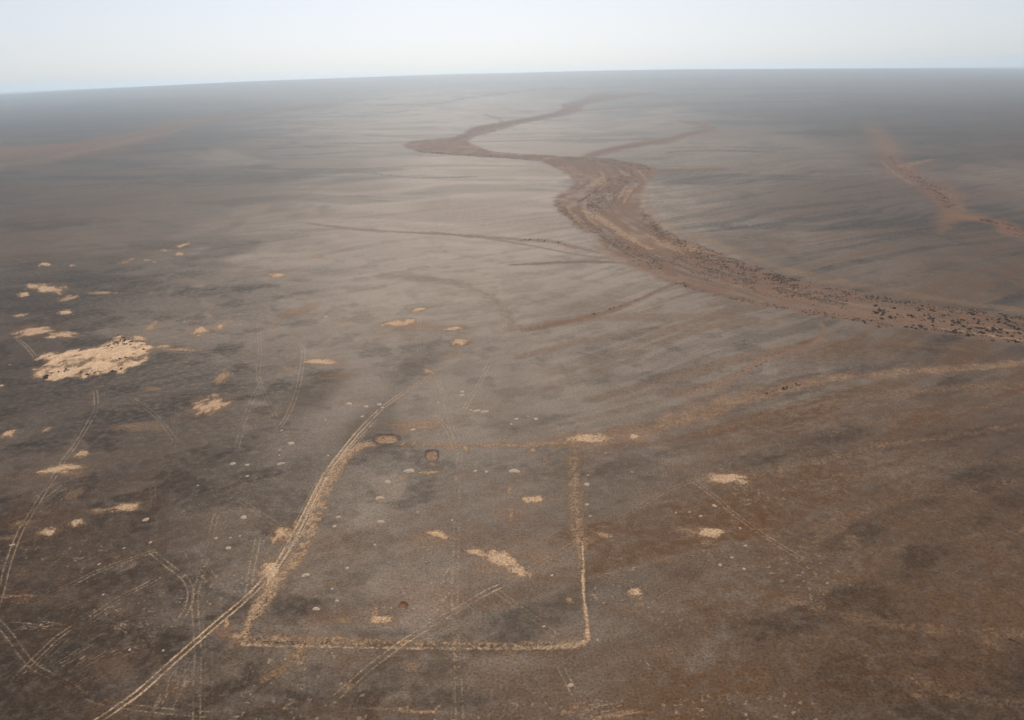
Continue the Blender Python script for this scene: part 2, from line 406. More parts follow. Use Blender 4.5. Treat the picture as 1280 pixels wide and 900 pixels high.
band(LB, [15,13,11,9,8,6,3,1.8,1.2], .65, BED, rough=.9, idx=i, prio=2, thr=.4, grain=.2)
band([(-60,214),(0,206),(60,199),(130,184),(190,170),(240,158)], [4,4,4,4,3,2], .22, SAND, rough=1.0, grain=.2)
band([(-60,196),(60,184),(150,170),(215,157)], [4,4,4,2], .1, RED, rough=1.0)
band([(230,150),(330,140),(400,131),(460,124),(560,118),(660,113)], [1.2,1,1,.9,.8], .7, DARK, rough=.3)
band([(300,140),(345,127),(360,131),(400,129)], [.8,.8,.8], .5, DARK, rough=.3)
# brown and tan washes over the right foreground
for pts, hw, k in [([(985,748),(1040,764),(1090,775),(1150,786),(1220,790),(1300,797)], [6,9,12,13,12,10], .8), ([(900,596),(960,590),(1080,562),(1180,546),(1300,528)], [9,8,7,7,6], .8),
                   ([(1000,690),(1060,650),(1130,624),(1290,600)], [12,12,10,10], .6), ([(800,482),(880,458),(960,440),(1080,428),(1200,436)], [4,5,5,5,5], .7),
                   ([(640,412),(720,400),(820,396),(940,398)], [4,6,6,4], .6), ([(650,446),(740,424),(850,410),(960,404)], [4,5,5,4], .6),
                   ([(740,500),(830,476),(900,458)], [5,6,5], .6), ([(880,540),(960,520),(1060,500),(1180,486),(1300,480)], [6,7,8,8,8], .75), ([(480,345),(560,352),(620,375),(640,412)], [4,5,6,8], .55),
                   ([(840,640),(930,625),(1040,600),(1160,585),(1300,570)], [4,5,6,6,6], .6), ([(880,720),(980,700),(1080,690),(1200,672),(1300,660)], [5,6,8,8,8], .55), ([(950,560),(1040,540),(1140,520),(1300,500)], [4,5,5,5], .6), ([(1040,830),(1120,815),(1200,822),(1300,840)], [6,8,8,8], .5), ([(330,850),(352,836),(370,820),(378,806)], [7,9,10,9], .95), ([(760,610),(800,620),(860,600)], [5,6,4], .4), ([(1150,855),(1220,875),(1290,880)], [8,10,8], .6)]:
    band(pts, hw, k, DUST, rough=.7); band(pts, np.array(hw) * .6, k * .3, SAND, rough=1.0, grain=.7)
for pts, hw, k in [([(985,749),(1040,763),(1085,774)], [4,5,4], .14), ([(1130,782),(1200,789),(1290,796)], [5,6,5], .10), ([(362,832),(370,820),(376,808)], [4,7,4], .3)]:
    band(pts, hw, k, SAND, rough=.8)

# ---- sand patches (rx, ry as seen in the photograph)
bigpoly = ground_at(*np.array([(42,455),(44,468),(55,476),(72,476),(95,472),(120,470),(150,466),(172,457),(186,446),(194,434),(184,427),(168,424),(150,420),(140,424),
                               (128,431),(108,434),(82,440),(60,442),(48,447)]).T)
i = region('sand_patch', 'largest pale sand patch dotted with dark bushes at left', 'sand patch')
sl = block(bigpoly[:, 0].min() - 20, bigpoly[:, 0].max() + 20, bigpoly[:, 1].min() - 20, bigpoly[:, 1].max() + 20)
sd = poly_sd(sl, bigpoly) + (fbm(GX[sl] / 7.0, GY[sl] / 14.0, 5, 83, .7) - .5) * 24
SAND[sl] = np.maximum(SAND[sl], sst(-3, 5, sd) * (.35 + .75 * sst(.25, .6, fbm(GX[sl] / 6.0, GY[sl] / 9.0, 4, 85, .65))))
DZ[sl] += (.7 * sst(0, 12, sd) * (.6 + .8 * fbm(GX[sl] / 7.0, GY[sl] / 7.0, 2, 87))).astype(np.float32)
own(sl, sd > 0, i, 3)
NAMED = {
 (62,361,17,5,0): 'pale sand patch above the largest one, near the left edge', (40,415,24,4.5,-11): 'long narrow sand streak just above the largest patch',
 (80,418,15,3.5,3): 'small sand patch right of the long narrow streak', (262,507,24,8,-20): 'dull tan sand patch in dark gravel, mid left',
 (160,633,18,4,-5): 'thin bright sand streak alone on the dark lower left', (97,653,9,4,-8): 'small bright sand patch left of the thin streak',
 (60,665,10,4.5,-8): 'lower left of two small bright sand patches in a row', (75,586,24,4,-8): 'sandy streak where the left wheel track ends',
 (630,700,22,9,22): 'pale sand patch inside the enclosure, largest there', (595,691,13,6,10): 'sand patch touching the enclosure patch on its left',
 (548,669,13,5,15): 'curved pale sand streak near the middle of the enclosure', (668,625,13,4.5,0): 'small pale sand patch in the upper right of the enclosure',
 (736,548,22,6,-4): 'tan sandy spread at the far right corner of the enclosure', (885,666,19,5.5,0): 'orange sand patch alone right of the enclosure',
 (910,598,26,7,4): 'soft tan sand patch beside the diagonal wheel track at right', (795,740,9,5,0): 'round pale sand spot right of the enclosure bank',
 (338,716,15,12,-48): 'bright sand bank beside the main track bend', (352,668,13,9,-38): 'orange sand bank left of the main track, above the bright one',
 (498,404,17,4,-3): 'sand patch with dark stones above the plain centre', (568,411,13,3,-6): 'flat sand patch right of the stony one',
 (577,428,10,4.5,0): 'reddish sand patch below the flat one', (400,452,26,3,2): 'thin sand streak crossed by a wheel track', (12,542,10,4,-16): 'small sand patch cut by the left edge',
 (475,775,18,5,0): 'tan sand patch in the lower left of the enclosure', (250,413,10,5,-10): 'small reddish sand patch right of the largest patch', (275,408,7,4,-25): 'brightest small sand patch right of the reddish one',
}
for a, lab in NAMED.items():
    i = region('sand_patch', lab, 'sand patch')
    patch(*a, k=.72, soft=.6, rough=1.0, idx=i, prio=3, thr=.33, dz=.12)
    patch(a[0], a[1], a[2] * 1.5, a[3] * 1.6, a[4], k=.26, soft=.8, rough=.9)
for a in [(40,358,8,3,0,.7),(30,368,7,3,-5,.75),(85,373,13,3,-8,.6),(82,390,10,2.5,0,.85),(25,394,8,2.2,-8,.7),(65,421,9,1.8,-6,.8),(55,330,7,2.5,0,.8),(90,332,4,1.5,0,.6),
          (155,328,7,1.8,-10,.5),(165,324,5,1.5,-15,.5),(193,328,4,1.5,0,.6),(205,313,9,1.6,0,.6),(230,306,10,2.3,-12,.7),(225,317,6,2,-10,.75),(185,325,5,1.5,0,.5),(128,366,16,1.8,0,.6),(145,366,3,1.2,0,.5),
          (188,366,7,3,0,.4),(190,407,10,4,-20,.55),(262,395,5,2,20,.55),(345,344,10,2.5,-3,.8),(398,320,8,1.5,-5,.6),(222,437,20,2,2,.6),(280,470,12,6,-30,.5),(268,494,6,2,-10,.6),
          (175,423,10,3,5,.8),(205,433,9,2,-5,.7),(340,408,5,3,0,.45),(370,390,26,4,-16,.4),(392,380,10,3,-10,.3),(358,461,9,2.5,0,.45),(190,486,13,3,0,.4),(170,533,36,5,-3,.3),(58,537,6,2.5,-15,.55),(103,567,9,4,-12,.7),
          (90,592,18,4,0,.35),(95,615,14,6,-30,.3),(125,638,16,3,-8,.4),(10,672,12,3,-8,.3),(25,655,14,5,-15,.3),
          (283,780,4,9,15,.55),(296,795,9,3,-5,.6),(288,806,9,5,-40,.35),(372,655,5,14,22,.4),(390,625,5,16,24,.4),
          (523,387,9,2.5,-8,.8),(512,401,6,2.5,-8,.8),(520,408,30,5,0,.3),(430,400,4,4,0,.35),(536,464,8,3,20,.6),(573,467,6,3,0,.4),(530,530,46,6,-2,.4),(500,540,20,5,-20,.35),
          (420,470,24,4,-5,.3),(560,442,16,3,-5,.35),(793,545,6,3,0,.8),(690,556,22,5,4,.4),(740,556,26,8,0,.35),(660,557,20,4,0,.35),(628,549,5,2.5,0,.45),(560,560,6,5,40,.4),(582,561,5,4,45,.6),
          (665,562,5,3,40,.5),(681,577,3,6,0,.45),(637,613,2.2,7,0,.45),(638,645,3,8,0,.5),(637,636,5,1.5,8,.6),(540,672,32,11,0,.36),(590,665,20,8,-25,.3),(645,680,30,12,0,.25),(672,698,30,8,10,.3),(650,714,12,7,20,.75),
          (610,710,22,8,8,.35),(540,590,16,2.2,-4,.6),(505,598,10,2,10,.35),(475,622,7,4,-10,.5),(469,607,5,3,0,.35),(540,580,5,3,0,.4),(470,765,7,8,40,.5),(430,775,12,4,10,.35),(415,730,8,4,0,.25),(712,750,5,3,20,.5),
          (370,820,10,6,0,.4),(510,833,18,6,0,.35),(432,857,7,6,40,.35),(520,889,56,2.5,3,.45),(600,893,60,4,0,.2),(885,678,9,4,0,.35),(853,662,12,4,5,.35),
          (918,594,10,3,0,.3),(832,812,22,10,0,.2),(1000,751,30,6,6,.25),(1065,675,14,7,10,.3),(1040,655,24,14,-15,.2),(1045,640,14,5,20,.25),(830,700,24,8,0,.25),(755,668,10,4,15,.5),(735,675,14,6,-30,.35),(798,755,6,3,0,.3),
          (1150,870,10,4,20,.25),(1240,805,14,5,20,.3),(1140,848,5,2,0,.3),(775,893,30,5,-8,.4),(640,820,12,8,0,.3),(620,825,30,9,0,.18),(760,720,20,5,5,.2),(1030,735,8,4,10,.2)]:
    patch(*a[:5], k=a[5] * .95, soft=.7, rough=1.05)
for a in [(45,782,34,6,4,.7),(100,815,36,14,-30,.5),(150,783,12,8,30,.65),(173,778,14,7,-5,.7),(200,785,24,5,-12,.4),(20,745,26,8,-5,.55),(155,700,22,16,-25,.4),(175,805,22,12,-8,.45),(215,870,40,18,-60,.5),
          (250,710,30,16,70,.4),(70,615,36,16,-35,.4),(130,830,50,16,-30,.4),(230,850,30,24,-75,.35),(745,885,40,9,-10,.5),(720,888,16,7,0,.5),(660,870,30,8,-30,.2),(700,825,30,8,10,.25),
          (300,620,50,30,60,.22),(570,820,9,40,0,.45),(568,690,8,40,0,.35),(720,620,10,50,0,.3),(875,690,22,8,0,.3),(900,705,26,10,20,.25),(520,770,40,30,-30,.2),(410,640,20,34,20,.2),(470,640,50,40,0,.18),
          (790,600,40,16,-10,.25),(345,690,26,30,-50,.3),(1180,850,50,20,10,.22),(1040,845,60,20,0,.2),(1060,760,40,12,10,.18)]:
    patch(*a[:5], k=a[5] * .58, arr=RUT, soft=.6, rough=.9, scratch=True)
for a in [(245,415,7,3,0,.6),(498,405,12,3,0,.6),(577,429,8,3,0,.8),(352,668,10,6,-38,.6),(885,667,18,5,0,.5),(505,757,5,4,0,.9),(720,885,16,6,0,.3),(1180,850,40,20,0,.1),(30,410,18,4,-12,.4),
          (640,640,22,14,0,.25),(545,750,60,20,0,.25),(420,770,40,10,0,.3),(280,790,14,10,0,.5),(25,745,26,7,0,.25),(140,830,40,20,-20,.1),(55,655,60,24,-10,.15),(940,660,30,14,20,.12)]:
    patch(*a[:5], k=a[5], arr=RED, soft=.6, rough=.7)

# ---- the enclosure: four low earth banks round a rectangle
region('enclosure', 'low ruined earth bank enclosing a large rectangle in the foreground', 'earthwork', 'root'); ENC = len(GROUND)
BK = {}
for key, lab in (('w', 'left bank beside the main track'), ('s', 'near bank, long and straight'), ('e', 'right bank with a pale footpath along it'), ('n', 'far bank, faint and almost levelled')):
    BK[key] = region('bank', lab, '', 'part', ENC)
band([(303,796),(318,768),(335,742),(355,716),(374,690),(388,662),(400,628),(414,598),(430,574),(448,560),(470,554)], [6,8,9,10,11,10,9,7,5,4], .52, SAND, rough=.55, idx=BK['w'], prio=5, dz=.2, thr=.12, grain=.7)
band([(300,801),(340,801),(400,801),(480,804),(560,806),(640,807),(700,806),(724,805)], [6,7,7,6,5,5,6,6], .42, SAND, rough=.45, idx=BK['s'], prio=5, dz=.16, thr=.09, grain=.75)
band([(731,800),(730,770),(729,740),(728,715),(726,690),(721,660),(718,620),(717,580),(719,554)], [4,4,4,5,8,10,10,9,7], .38, SAND, rough=.6, idx=BK['e'], prio=5, dz=.22, thr=.07, grain=.75)
band([(470,553),(540,556),(600,557),(660,556),(718,552)], [3,3,3,3.5,4.5], .46, SAND, rough=.6, idx=BK['n'], prio=5, dz=.15, thr=.1, grain=.6)
band([(735,796),(733,770),(730,748),(729,726),(729,700),(728,680)], [3,3,1.6,2.2,1.2,.8], .75, SAND, rough=.55, grain=.3)
band([(735,798),(728,804),(712,807),(680,809)], [3,4,3,1.5], .65, SAND, rough=.5, grain=.3)
band([(300,806),(380,808),(480,810),(560,811),(640,811),(720,810)], [2,2,1.4,1.4,1.4,2], .45, RUT, rough=.6, grain=.6)
band([(724,690),(720,640),(719,600)], [1,1,1], .35, RUT, rough=.6, grain=.6)
band([(734,680),(733,640),(732,600),(731,575)], [1.2,1.5,1.5,1], .25, SAND, rough=.8, grain=.6)
band([(310,800),(420,806),(560,812),(700,814)], [16,18,14,10], .75, DUST, rough=.7)
band([(721,690),(716,640),(716,580)], [14,14,12], .55, DUST, rough=.7)

# ---- pits
def pit(px, py, rx, ry, depth, label, sq=2.2, sand=.48, red=0.):
    i = region('pit', label, 'pit', 'thing')
    c, M, Mi = local_frame(px, py, rx, ry)
    e = (np.abs(M[:, 0]) + np.abs(M[:, 1])) * 1.8
    sl = block(c[0] - e[0], c[0] + e[0], c[1] - e[1], c[1] + e[1])
    dx, dy = GX[sl] - c[0], GY[sl] - c[1]
    u = Mi[0, 0] * dx + Mi[0, 1] * dy; v_ = Mi[1, 0] * dx + Mi[1, 1] * dy
    q = (np.abs(u) ** sq + np.abs(v_) ** sq) ** (1 / sq) + (fbm(GX[sl] / 2.5, GY[sl] / 2.5, 3, 91) - .5) * .25
    DZ[sl] -= (depth * sst(1.1, .55, q)).astype(np.float32)
    DZ[sl] += (.06 * np.exp(-((q - 1.2) / .15) ** 2)).astype(np.float32)
    m = sst(1.0, .8, q) * (.7 + .5 * fbm(GX[sl] / 3.0, GY[sl] / 3.0, 3, 95))
    SAND[sl] = np.maximum(SAND[sl] * sst(.9, 1.1, q), m * sand)
    ring = np.exp(-((q - 1.06) / .17) ** 2)
    SAND[sl] *= (1 - ring); RUT[sl] *= (1 - ring); DARK[sl] = np.maximum(DARK[sl], ring); DUST[sl] *= (1 - ring * .8)
    RED[sl] = np.maximum(RED[sl], sst(1.1, .8, q) * (.35 + red))
    own(sl, q < 1.15, i, 6)
pit(483, 548.5, 15.5, 5.6, .7, 'oval tan pit with dark rim beside the enclosure far left corner', 3.0)
pit(540, 569, 8, 6.2, .7, 'small squarish tan pit inside the far side of the enclosure', 3.5)
pit(504.5, 756.5, 5.2, 4.2, .45, 'small rust-red pit in the lower left of the enclosure', 2.0, .1, .65)

# ---- wheel tracks
T = lambda lab: region('wheel_track', lab, 'track')
MAIN = [(112,908),(170,868),(215,828),(270,780),(310,746),(333,722),(349,702),(362,680),(373,660),(386,634),(400,606),(415,581),(430,562),(446,542),(462,525),(480,508),(500,494),(525,478),(546,465)]
track(MAIN[:14], .78, 1, gauge=1.9, rut=.42, idx=T('pale double-rutted main track running diagonally past the enclosure left side'), prio=6, brk=.5, wash=.8)
track(MAIN[13:17], .6, 1, gauge=1.9, rut=.4, idx=len(GROUND), prio=6, brk=.6, wash=.5)
track(MAIN[16:], .46, 1, gauge=1.9, rut=.4, idx=len(GROUND), prio=6, brk=.6, wash=.35)
track([(333,722),(350,700),(365,676),(378,654),(392,626),(406,600),(421,577),(437,558),(452,541),(468,524)], .6, 3, spread=1.5, brk=.6, prio=6)
track([(428,572),(437,562),(450,555),(465,551)], .55, 1, idx=T('short curved track branching from the main track towards the oval pit'), brk=.4, prio=7)
track([(546,465),(572,450),(600,436),(625,425),(645,416),(680,408)], .36, 2, spread=2.2, idx=T('fading upper stretch of the main track towards the plain centre'), brk=.6)
track([(420,872),(460,836),(500,806),(540,780),(575,760),(605,742),(626,732)], .6, 1, gauge=2.0, rut=.36, idx=T('twin ruts cutting diagonally through the lower middle of the enclosure'), brk=.55)
track([(626,732),(660,712),(700,690),(740,665),(780,645),(830,615),(880,595),(912,577)], .3, 1, idx=T('faint diagonal ruts leaving the enclosure up to the right'), brk=.7)
track([(695,795),(675,778),(650,760),(630,745),(618,736)], .38, 1, idx=T('short faint ruts slanting inside the enclosure right half'), brk=.5)
track([(700,832),(708,848),(718,866),(730,886),(742,908)], .42, 1, idx=T('ruts running off the bottom edge below the enclosure right corner'), brk=.5)
track([(868,602),(895,622),(915,640),(945,662),(975,682),(1000,697),(1030,714)], .42, 1, idx=T('ruts slanting down right past the orange sand patch'), brk=.7)
track([(-20,810),(0,745),(10,705),(25,665),(40,640),(55,615),(70,592),(80,575),(95,555),(110,530),(120,510),(119,488)], .45, 1, idx=T('thin ruts along the left edge climbing to the sand streak'), brk=.6)
track([(-10,770),(10,792),(30,820),(45,835),(75,850),(110,870),(140,880),(200,888),(260,893)], .38, 1, idx=T('thin ruts crossing the bottom left corner to the main track'), brk=.7)
track([(20,852),(60,815),(90,790),(120,770),(150,748),(200,722)], .45, 2, spread=2.4, idx=T('scuffed ruts rising diagonally through the bottom left gravel'), brk=.7)
track([(60,742),(90,730),(120,715),(160,700),(195,688)], .42, 1, idx=T('straight faint ruts sloping up on the lower left'), brk=.6)
track([(190,690),(212,708),(230,722),(238,738),(236,756),(225,775)], .5, 1, idx=T('curved ruts turning left of the main track'), brk=.6)
track([(256,905),(253,840),(251,790),(250,745),(256,705),(264,662),(272,640)], .34, 2, spread=2.5, idx=T('upright faint ruts crossing the main track low on the left'), brk=.7)
track([(572,908),(570,850),(568,810),(567,770),(566,720),(568,660),(571,605),(575,562)], .34, 3, spread=2.2, idx=T('bundle of upright faint ruts down the middle of the enclosure'), brk=.75)
track([(575,562),(566,545),(556,530),(545,518)], .4, 2, spread=1.8, idx=T('pair of scuffed ruts entering the enclosure over the far bank'), brk=.5)
track([(310,745),(314,715),(319,690),(323,672)], .42, 1, idx=T('short upright ruts just left of the bright sand bank'), brk=.6)
track([(300,625),(325,642),(350,658),(368,667)], .3, 1, idx=T('faint ruts meeting the main track from the left'), brk=.6)
track([(335,398),(362,418),(378,435),(378,455),(371,490),(360,518),(348,536)], .4, 1, idx=T('curving ruts across the thin sand streak'), brk=.5)
track([(323,400),(325,440),(323,470),(333,498),(345,522)], .36, 1, idx=T('ruts left of the curving pair, veering right'), brk=.55)
track([(328,476),(314,502),(304,530),(296,560)], .34, 1, idx=T('ruts splitting left from the veering pair'), brk=.55)
track([(165,498),(192,517),(210,538),(220,552)], .36, 1, idx=T('short faint ruts in dark gravel below the largest sand patch'), brk=.55)
track([(526,390),(522,425),(530,452),(544,468),(556,500),(566,540)], .3, 1, idx=T('faint ruts crossing the upper main track'), brk=.6)
track([(624,355),(627,378),(632,395),(630,412)], .34, 1, idx=T('short pale ruts on the pale ground above the centre'), brk=.5)
track([(612,452),(602,474),(590,494),(580,512)], .4, 1, idx=T('short ruts right of the upper main track'), brk=.5)
track([(22,424),(34,434),(44,446)], .55, 1, idx=T('short pale ruts ending at the largest sand patch'), brk=.3)
for pts in [[(190,590),(192,640),(191,690)], [(420,690),(500,640),(560,600)], [(60,700),(140,650),(220,600)], [(640,600),(720,640),(800,700)], [(120,480),(100,540),(60,600)], [(860,730),(930,640),(980,590)],
            [(830,655),(870,640),(905,626)], [(760,800),(800,760),(860,720)], [(300,560),(310,600),(300,650)], [(0,800),(80,760),(160,740)], [(280,900),(300,860),(310,830)], [(220,640),(300,600),(370,560)], [(210,450),(222,500),(216,560)], [(680,800),(640,840),(600,870)]]:
    track(pts, .2, 1, brk=.8)

# ------------------------------------------------------------------ build the terrain meshes
GZ = GZ + DZ + (fbm(GX / 3.0, GY / 3.0, 3, 131) - .5) * .10 * sst(1500, 300, GY)
P = np.stack([GX, GY, GZ], 2)
du = np.empty_like(P); dv = np.empty_like(P)
du[:, 1:-1] = P[:, 2:] - P[:, :-2]; du[:, 0] = P[:, 1] - P[:, 0]; du[:, -1] = P[:, -1] - P[:, -2]
dv[1:-1] = P[2:] - P[:-2]; dv[0] = P[1] - P[0]; dv[-1] = P[-1] - P[-2]
NRM = np.cross(du, dv); NRM /= np.linalg.norm(NRM, axis=2)[..., None]
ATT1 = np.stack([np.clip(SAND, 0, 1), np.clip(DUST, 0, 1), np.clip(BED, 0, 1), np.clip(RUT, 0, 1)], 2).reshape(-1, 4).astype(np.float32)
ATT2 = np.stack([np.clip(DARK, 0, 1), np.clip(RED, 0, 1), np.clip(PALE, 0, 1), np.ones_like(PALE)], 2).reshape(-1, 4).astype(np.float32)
PV = P.reshape(-1, 3).astype(np.float32); NV = NRM.reshape(-1, 3).astype(np.float32)
idg = np.arange(NY * NX, dtype=np.int32).reshape(NY, NX)
QUADS = np.stack([idg[:-1, :-1], idg[:-1, 1:], idg[1:, 1:], idg[1:, :-1]], 2).reshape(-1, 4)
FO = OWN[:-1, :-1].reshape(-1)

def height_at(x, y):
    x = np.asarray(x); y = np.asarray(y)
    r = np.interp(y, ys, np.arange(NY)); r0 = np.clip(r.astype(int), 0, NY - 2); fr = r - r0
    t = x / wid(y); c = np.interp(t, ts, np.arange(NX)); c0 = np.clip(c.astype(int), 0, NX - 2); fc = c - c0
    return (GZ[r0, c0] * (1 - fc) + GZ[r0, c0 + 1] * fc) * (1 - fr) + (GZ[r0 + 1, c0] * (1 - fc) + GZ[r0 + 1, c0 + 1] * fc) * fr

# ------------------------------------------------------------------ materials
def new_mat(name):
    m = bpy.data.materials.new(name); m.use_nodes = True
    n = m.node_tree; n.nodes.clear()
    o = n.nodes.new('ShaderNodeOutputMaterial'); b = n.nodes.new('ShaderNodeBsdfPrincipled')
    n.links.new(b.outputs[0], o.inputs[0])
    return m, n, b

def desert_material():
    m, n, b = new_mat('desert_ground')
    N, L = n.nodes.new, n.links.new
    geo = N('ShaderNodeNewGeometry')
    def noise(scale, detail, rough=.55, vec=None, dist=0.):
        x = N('ShaderNodeTexNoise'); x.inputs['Scale'].default_value = scale; x.inputs['Detail'].default_value = detail
        x.inputs['Roughness'].default_value = rough; x.inputs['Distortion'].default_value = dist
        L(vec or geo.outputs['Position'], x.inputs['Vector']); return x.outputs[0]
    def ramp(v, a, c, lo=0., hi=1.):
        x = N('ShaderNodeMapRange'); x.interpolation_type = 'SMOOTHSTEP'
        x.inputs[1].default_value = a; x.inputs[2].default_value = c; x.inputs[3].default_value = lo; x.inputs[4].default_value = hi
        L(v, x.inputs[0]); return x.outputs[0]
    def math_(op, a, c):
        x = N('ShaderNodeMath'); x.operation = op
        for k, q in ((0, a), (1, c)):
            if isinstance(q, (int, float)): x.inputs[k].default_value = q
            else: L(q, x.inputs[k])
        return x.outputs[0]
    def mix(f, a, c, blend='MIX'):
        x = N('ShaderNodeMix'); x.data_type = 'RGBA'; x.blend_type = blend; x.clamp_result = False
        if isinstance(f, (int, float)): x.inputs[0].default_value = f
        else: L(f, x.inputs[0])
        for k, q in ((6, a), (7, c)):
            if isinstance(q, tuple): x.inputs[k].default_value = (*q, 1)
            else: L(q, x.inputs[k])
        return x.outputs[2]
    def att(name):
        a = N('ShaderNodeAttribute'); a.attribute_name = name; s = N('ShaderNodeSeparateColor'); L(a.outputs['Color'], s.inputs[0]); return s.outputs, a.outputs['Alpha']
    (sand, dust, bed), rut = att('cover_a')
    (dark, red, pale), _ = att('cover_b')
    pebb = noise(1.3, 5, .7)             # stones
    grit = noise(.28, 4, .6)
    mott = noise(.035, 4, .6)
    # gravel pavement
    col = mix(ramp(mott, .35, .65), (.076, .053, .039), (.097, .067, .047))
    col = mix(pale, col, (.375, .303, .248))  # pale gravel, part of the sun sheen included in its colour
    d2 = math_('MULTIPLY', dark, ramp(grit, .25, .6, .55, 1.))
    col = mix(math_('MULTIPLY', d2, .92), col, (.026, .0185, .0135))  # dark gravel, also the painted vignette of the lower corners
    du_ = math_('MULTIPLY', math_('MULTIPLY', dust, ramp(grit, .3, .62, .6, 1.1)), math_('SUBTRACT', 1., math_('MULTIPLY', dark, .5)))
    col = mix(du_, col, (.108, .055, .025))
    col = mix(math_('MULTIPLY', bed, .92), col, (.180, .106, .072))
    col = mix(math_('MULTIPLY', red, .6), col, (.24, .09, .032))
    # bare sand and scraped ruts: the gravel thins out unevenly
    brk = math_('ADD', math_('MULTIPLY', math_('SUBTRACT', grit, .5), .55), math_('MULTIPLY', math_('SUBTRACT', pebb, .5), .45))
    halo = ramp(math_('ADD', sand, math_('MULTIPLY', brk, ramp(sand, .0, .2))), .02, .55)
    col = mix(math_('MULTIPLY', halo, .9), col, mix(ramp(mott, .35, .65), (.205, .128, .078), (.262, .170, .107)))
    sd_ = ramp(math_('ADD', sand, math_('MULTIPLY', brk, ramp(sand, .1, .4, 0, 1.3))), .28, 1.0)
    col = mix(sd_, col, mix(ramp(grit, .35, .65), (.64, .455, .305), (.52, .35, .22)))
    rt = ramp(math_('ADD', rut, math_('MULTIPLY', math_('MULTIPLY', math_('SUBTRACT', pebb, .5), .7), ramp(rut, .0, .2))), .04, .9)
    col = mix(rt, col, (.54, .39, .26))
    # single stones, darker and lighter
    col = mix(math_('MULTIPLY', ramp(pebb, .56, .32), .8), col, mix(1., col, (.42, .40, .38), 'MULTIPLY'))
    col = mix(ramp(pebb, .55, .72, 0, .8), col, mix(1., col, (1.75, 1.6, 1.5), 'MULTIPLY'))
    L(col, b.inputs['Base Color'])
    rg = N('ShaderNodeMix'); rg.data_type = 'FLOAT'
    L(math_('MAXIMUM', halo, bed), rg.inputs[0]); rg.inputs[2].default_value = .58; rg.inputs[3].default_value = .95
    L(rg.outputs[0], b.inputs['Roughness'])
    b.inputs['Specular IOR Level'].default_value = .025; b.inputs['Diffuse Roughness'].default_value = 0.
    bp = N('ShaderNodeBump'); bp.inputs['Strength'].default_value = .6; bp.inputs['Distance'].default_value = .25
    L(math_('ADD', math_('MULTIPLY', pebb, .4), grit), bp.inputs['Height']); L(bp.outputs[0], b.inputs['Normal'])
    return m
M_DESERT = desert_material()

def shrub_material():
    m, n, b = new_mat('desert_shrub')
    oi = n.nodes.new('ShaderNodeObjectInfo'); tx = n.nodes.new('ShaderNodeTexNoise'); tx.inputs['Scale'].default_value = 1.5
    geo = n.nodes.new('ShaderNodeNewGeometry'); n.links.new(geo.outputs['Position'], tx.inputs['Vector'])
    r = n.nodes.new('ShaderNodeValToRGB'); r.color_ramp.elements[0].position = .3; r.color_ramp.elements[1].position = .7
    r.color_ramp.elements[0].color = (.048, .031, .021, 1); r.color_ramp.elements[1].color = (.105, .064, .042, 1)
    n.links.new(tx.outputs[0], r.inputs[0]); n.links.new(r.outputs[0], b.inputs['Base Color'])
    b.inputs['Roughness'].default_value = .85; b.inputs['Specular IOR Level'].default_value = .2
    return m
M_SHRUB = shrub_material()

def plain_material(name, c0, c1, scale, rough=.9):
    m, n, b = new_mat(name)
    tx = n.nodes.new('ShaderNodeTexNoise'); tx.inputs['Scale'].default_value = scale; tx.inputs['Detail'].default_value = 4
    geo = n.nodes.new('ShaderNodeNewGeometry'); n.links.new(geo.outputs['Position'], tx.inputs['Vector'])
    r = n.nodes.new('ShaderNodeValToRGB'); r.color_ramp.elements[0].position = .3; r.color_ramp.elements[1].position = .7
    r.color_ramp.elements[0].color = (*c0, 1); r.color_ramp.elements[1].color = (*c1, 1)
    n.links.new(tx.outputs[0], r.inputs[0]); n.links.new(r.outputs[0], b.inputs['Base Color'])
    b.inputs['Roughness'].default_value = rough; b.inputs['Specular IOR Level'].default_value = .25
    bp = n.nodes.new('ShaderNodeBump'); bp.inputs['Strength'].default_value = .5; bp.inputs['Distance'].default_value = .05
    n.links.new(tx.outputs[0], bp.inputs['Height']); n.links.new(bp.outputs[0], b.inputs['Normal'])
    return m
M_MOUND = plain_material('pale_silt', (.27, .20, .145), (.44, .335, .245), 1.5)
M_STONE = plain_material('dark_stone', (.035, .028, .024), (.08, .06, .048), .7)

def mesh_np(name, verts, faces, mat, normals=None, atts=None):
    me = bpy.data.meshes.new(name)
    nf, k = faces.shape
    me.vertices.add(len(verts)); me.vertices.foreach_set('co', np.ascontiguousarray(verts, np.float32).ravel())
    me.loops.add(nf * k); me.loops.foreach_set('vertex_index', np.ascontiguousarray(faces, np.int32).ravel())
    me.polygons.add(nf); me.polygons.foreach_set('loop_start', np.arange(0, nf * k, k, dtype=np.int32))
    me.update(calc_edges=True)
    me.polygons.foreach_set('use_smooth', np.ones(nf, bool))
    if atts:
        for nm, a in atts.items():
            at = me.attributes.new(nm, 'FLOAT_COLOR', 'POINT'); at.data.foreach_set('color', np.ascontiguousarray(a).ravel())
    if normals is not None:
        me.normals_split_custom_set_from_vertices(normals)
    me.materials.append(mat)
    return me

def tag(o, label=None, cat=None, group=None, kind=None):
    for kx, vx in (('label', label), ('category', cat), ('group', group), ('kind', kind)):
        if vx: o[kx] = vx
    return o

def submesh(name, fmask, origin=None):
    q = QUADS[fmask]
    u, inv = np.unique(q.ravel(), return_inverse=True)
    vv = PV[u]
    if origin is not None: vv = vv - np.array(origin, np.float32)
    return mesh_np(name, vv, inv.reshape(-1, 4).astype(np.int32), M_DESERT, NV[u], {'cover_a': ATT1[u], 'cover_b': ATT2[u]})

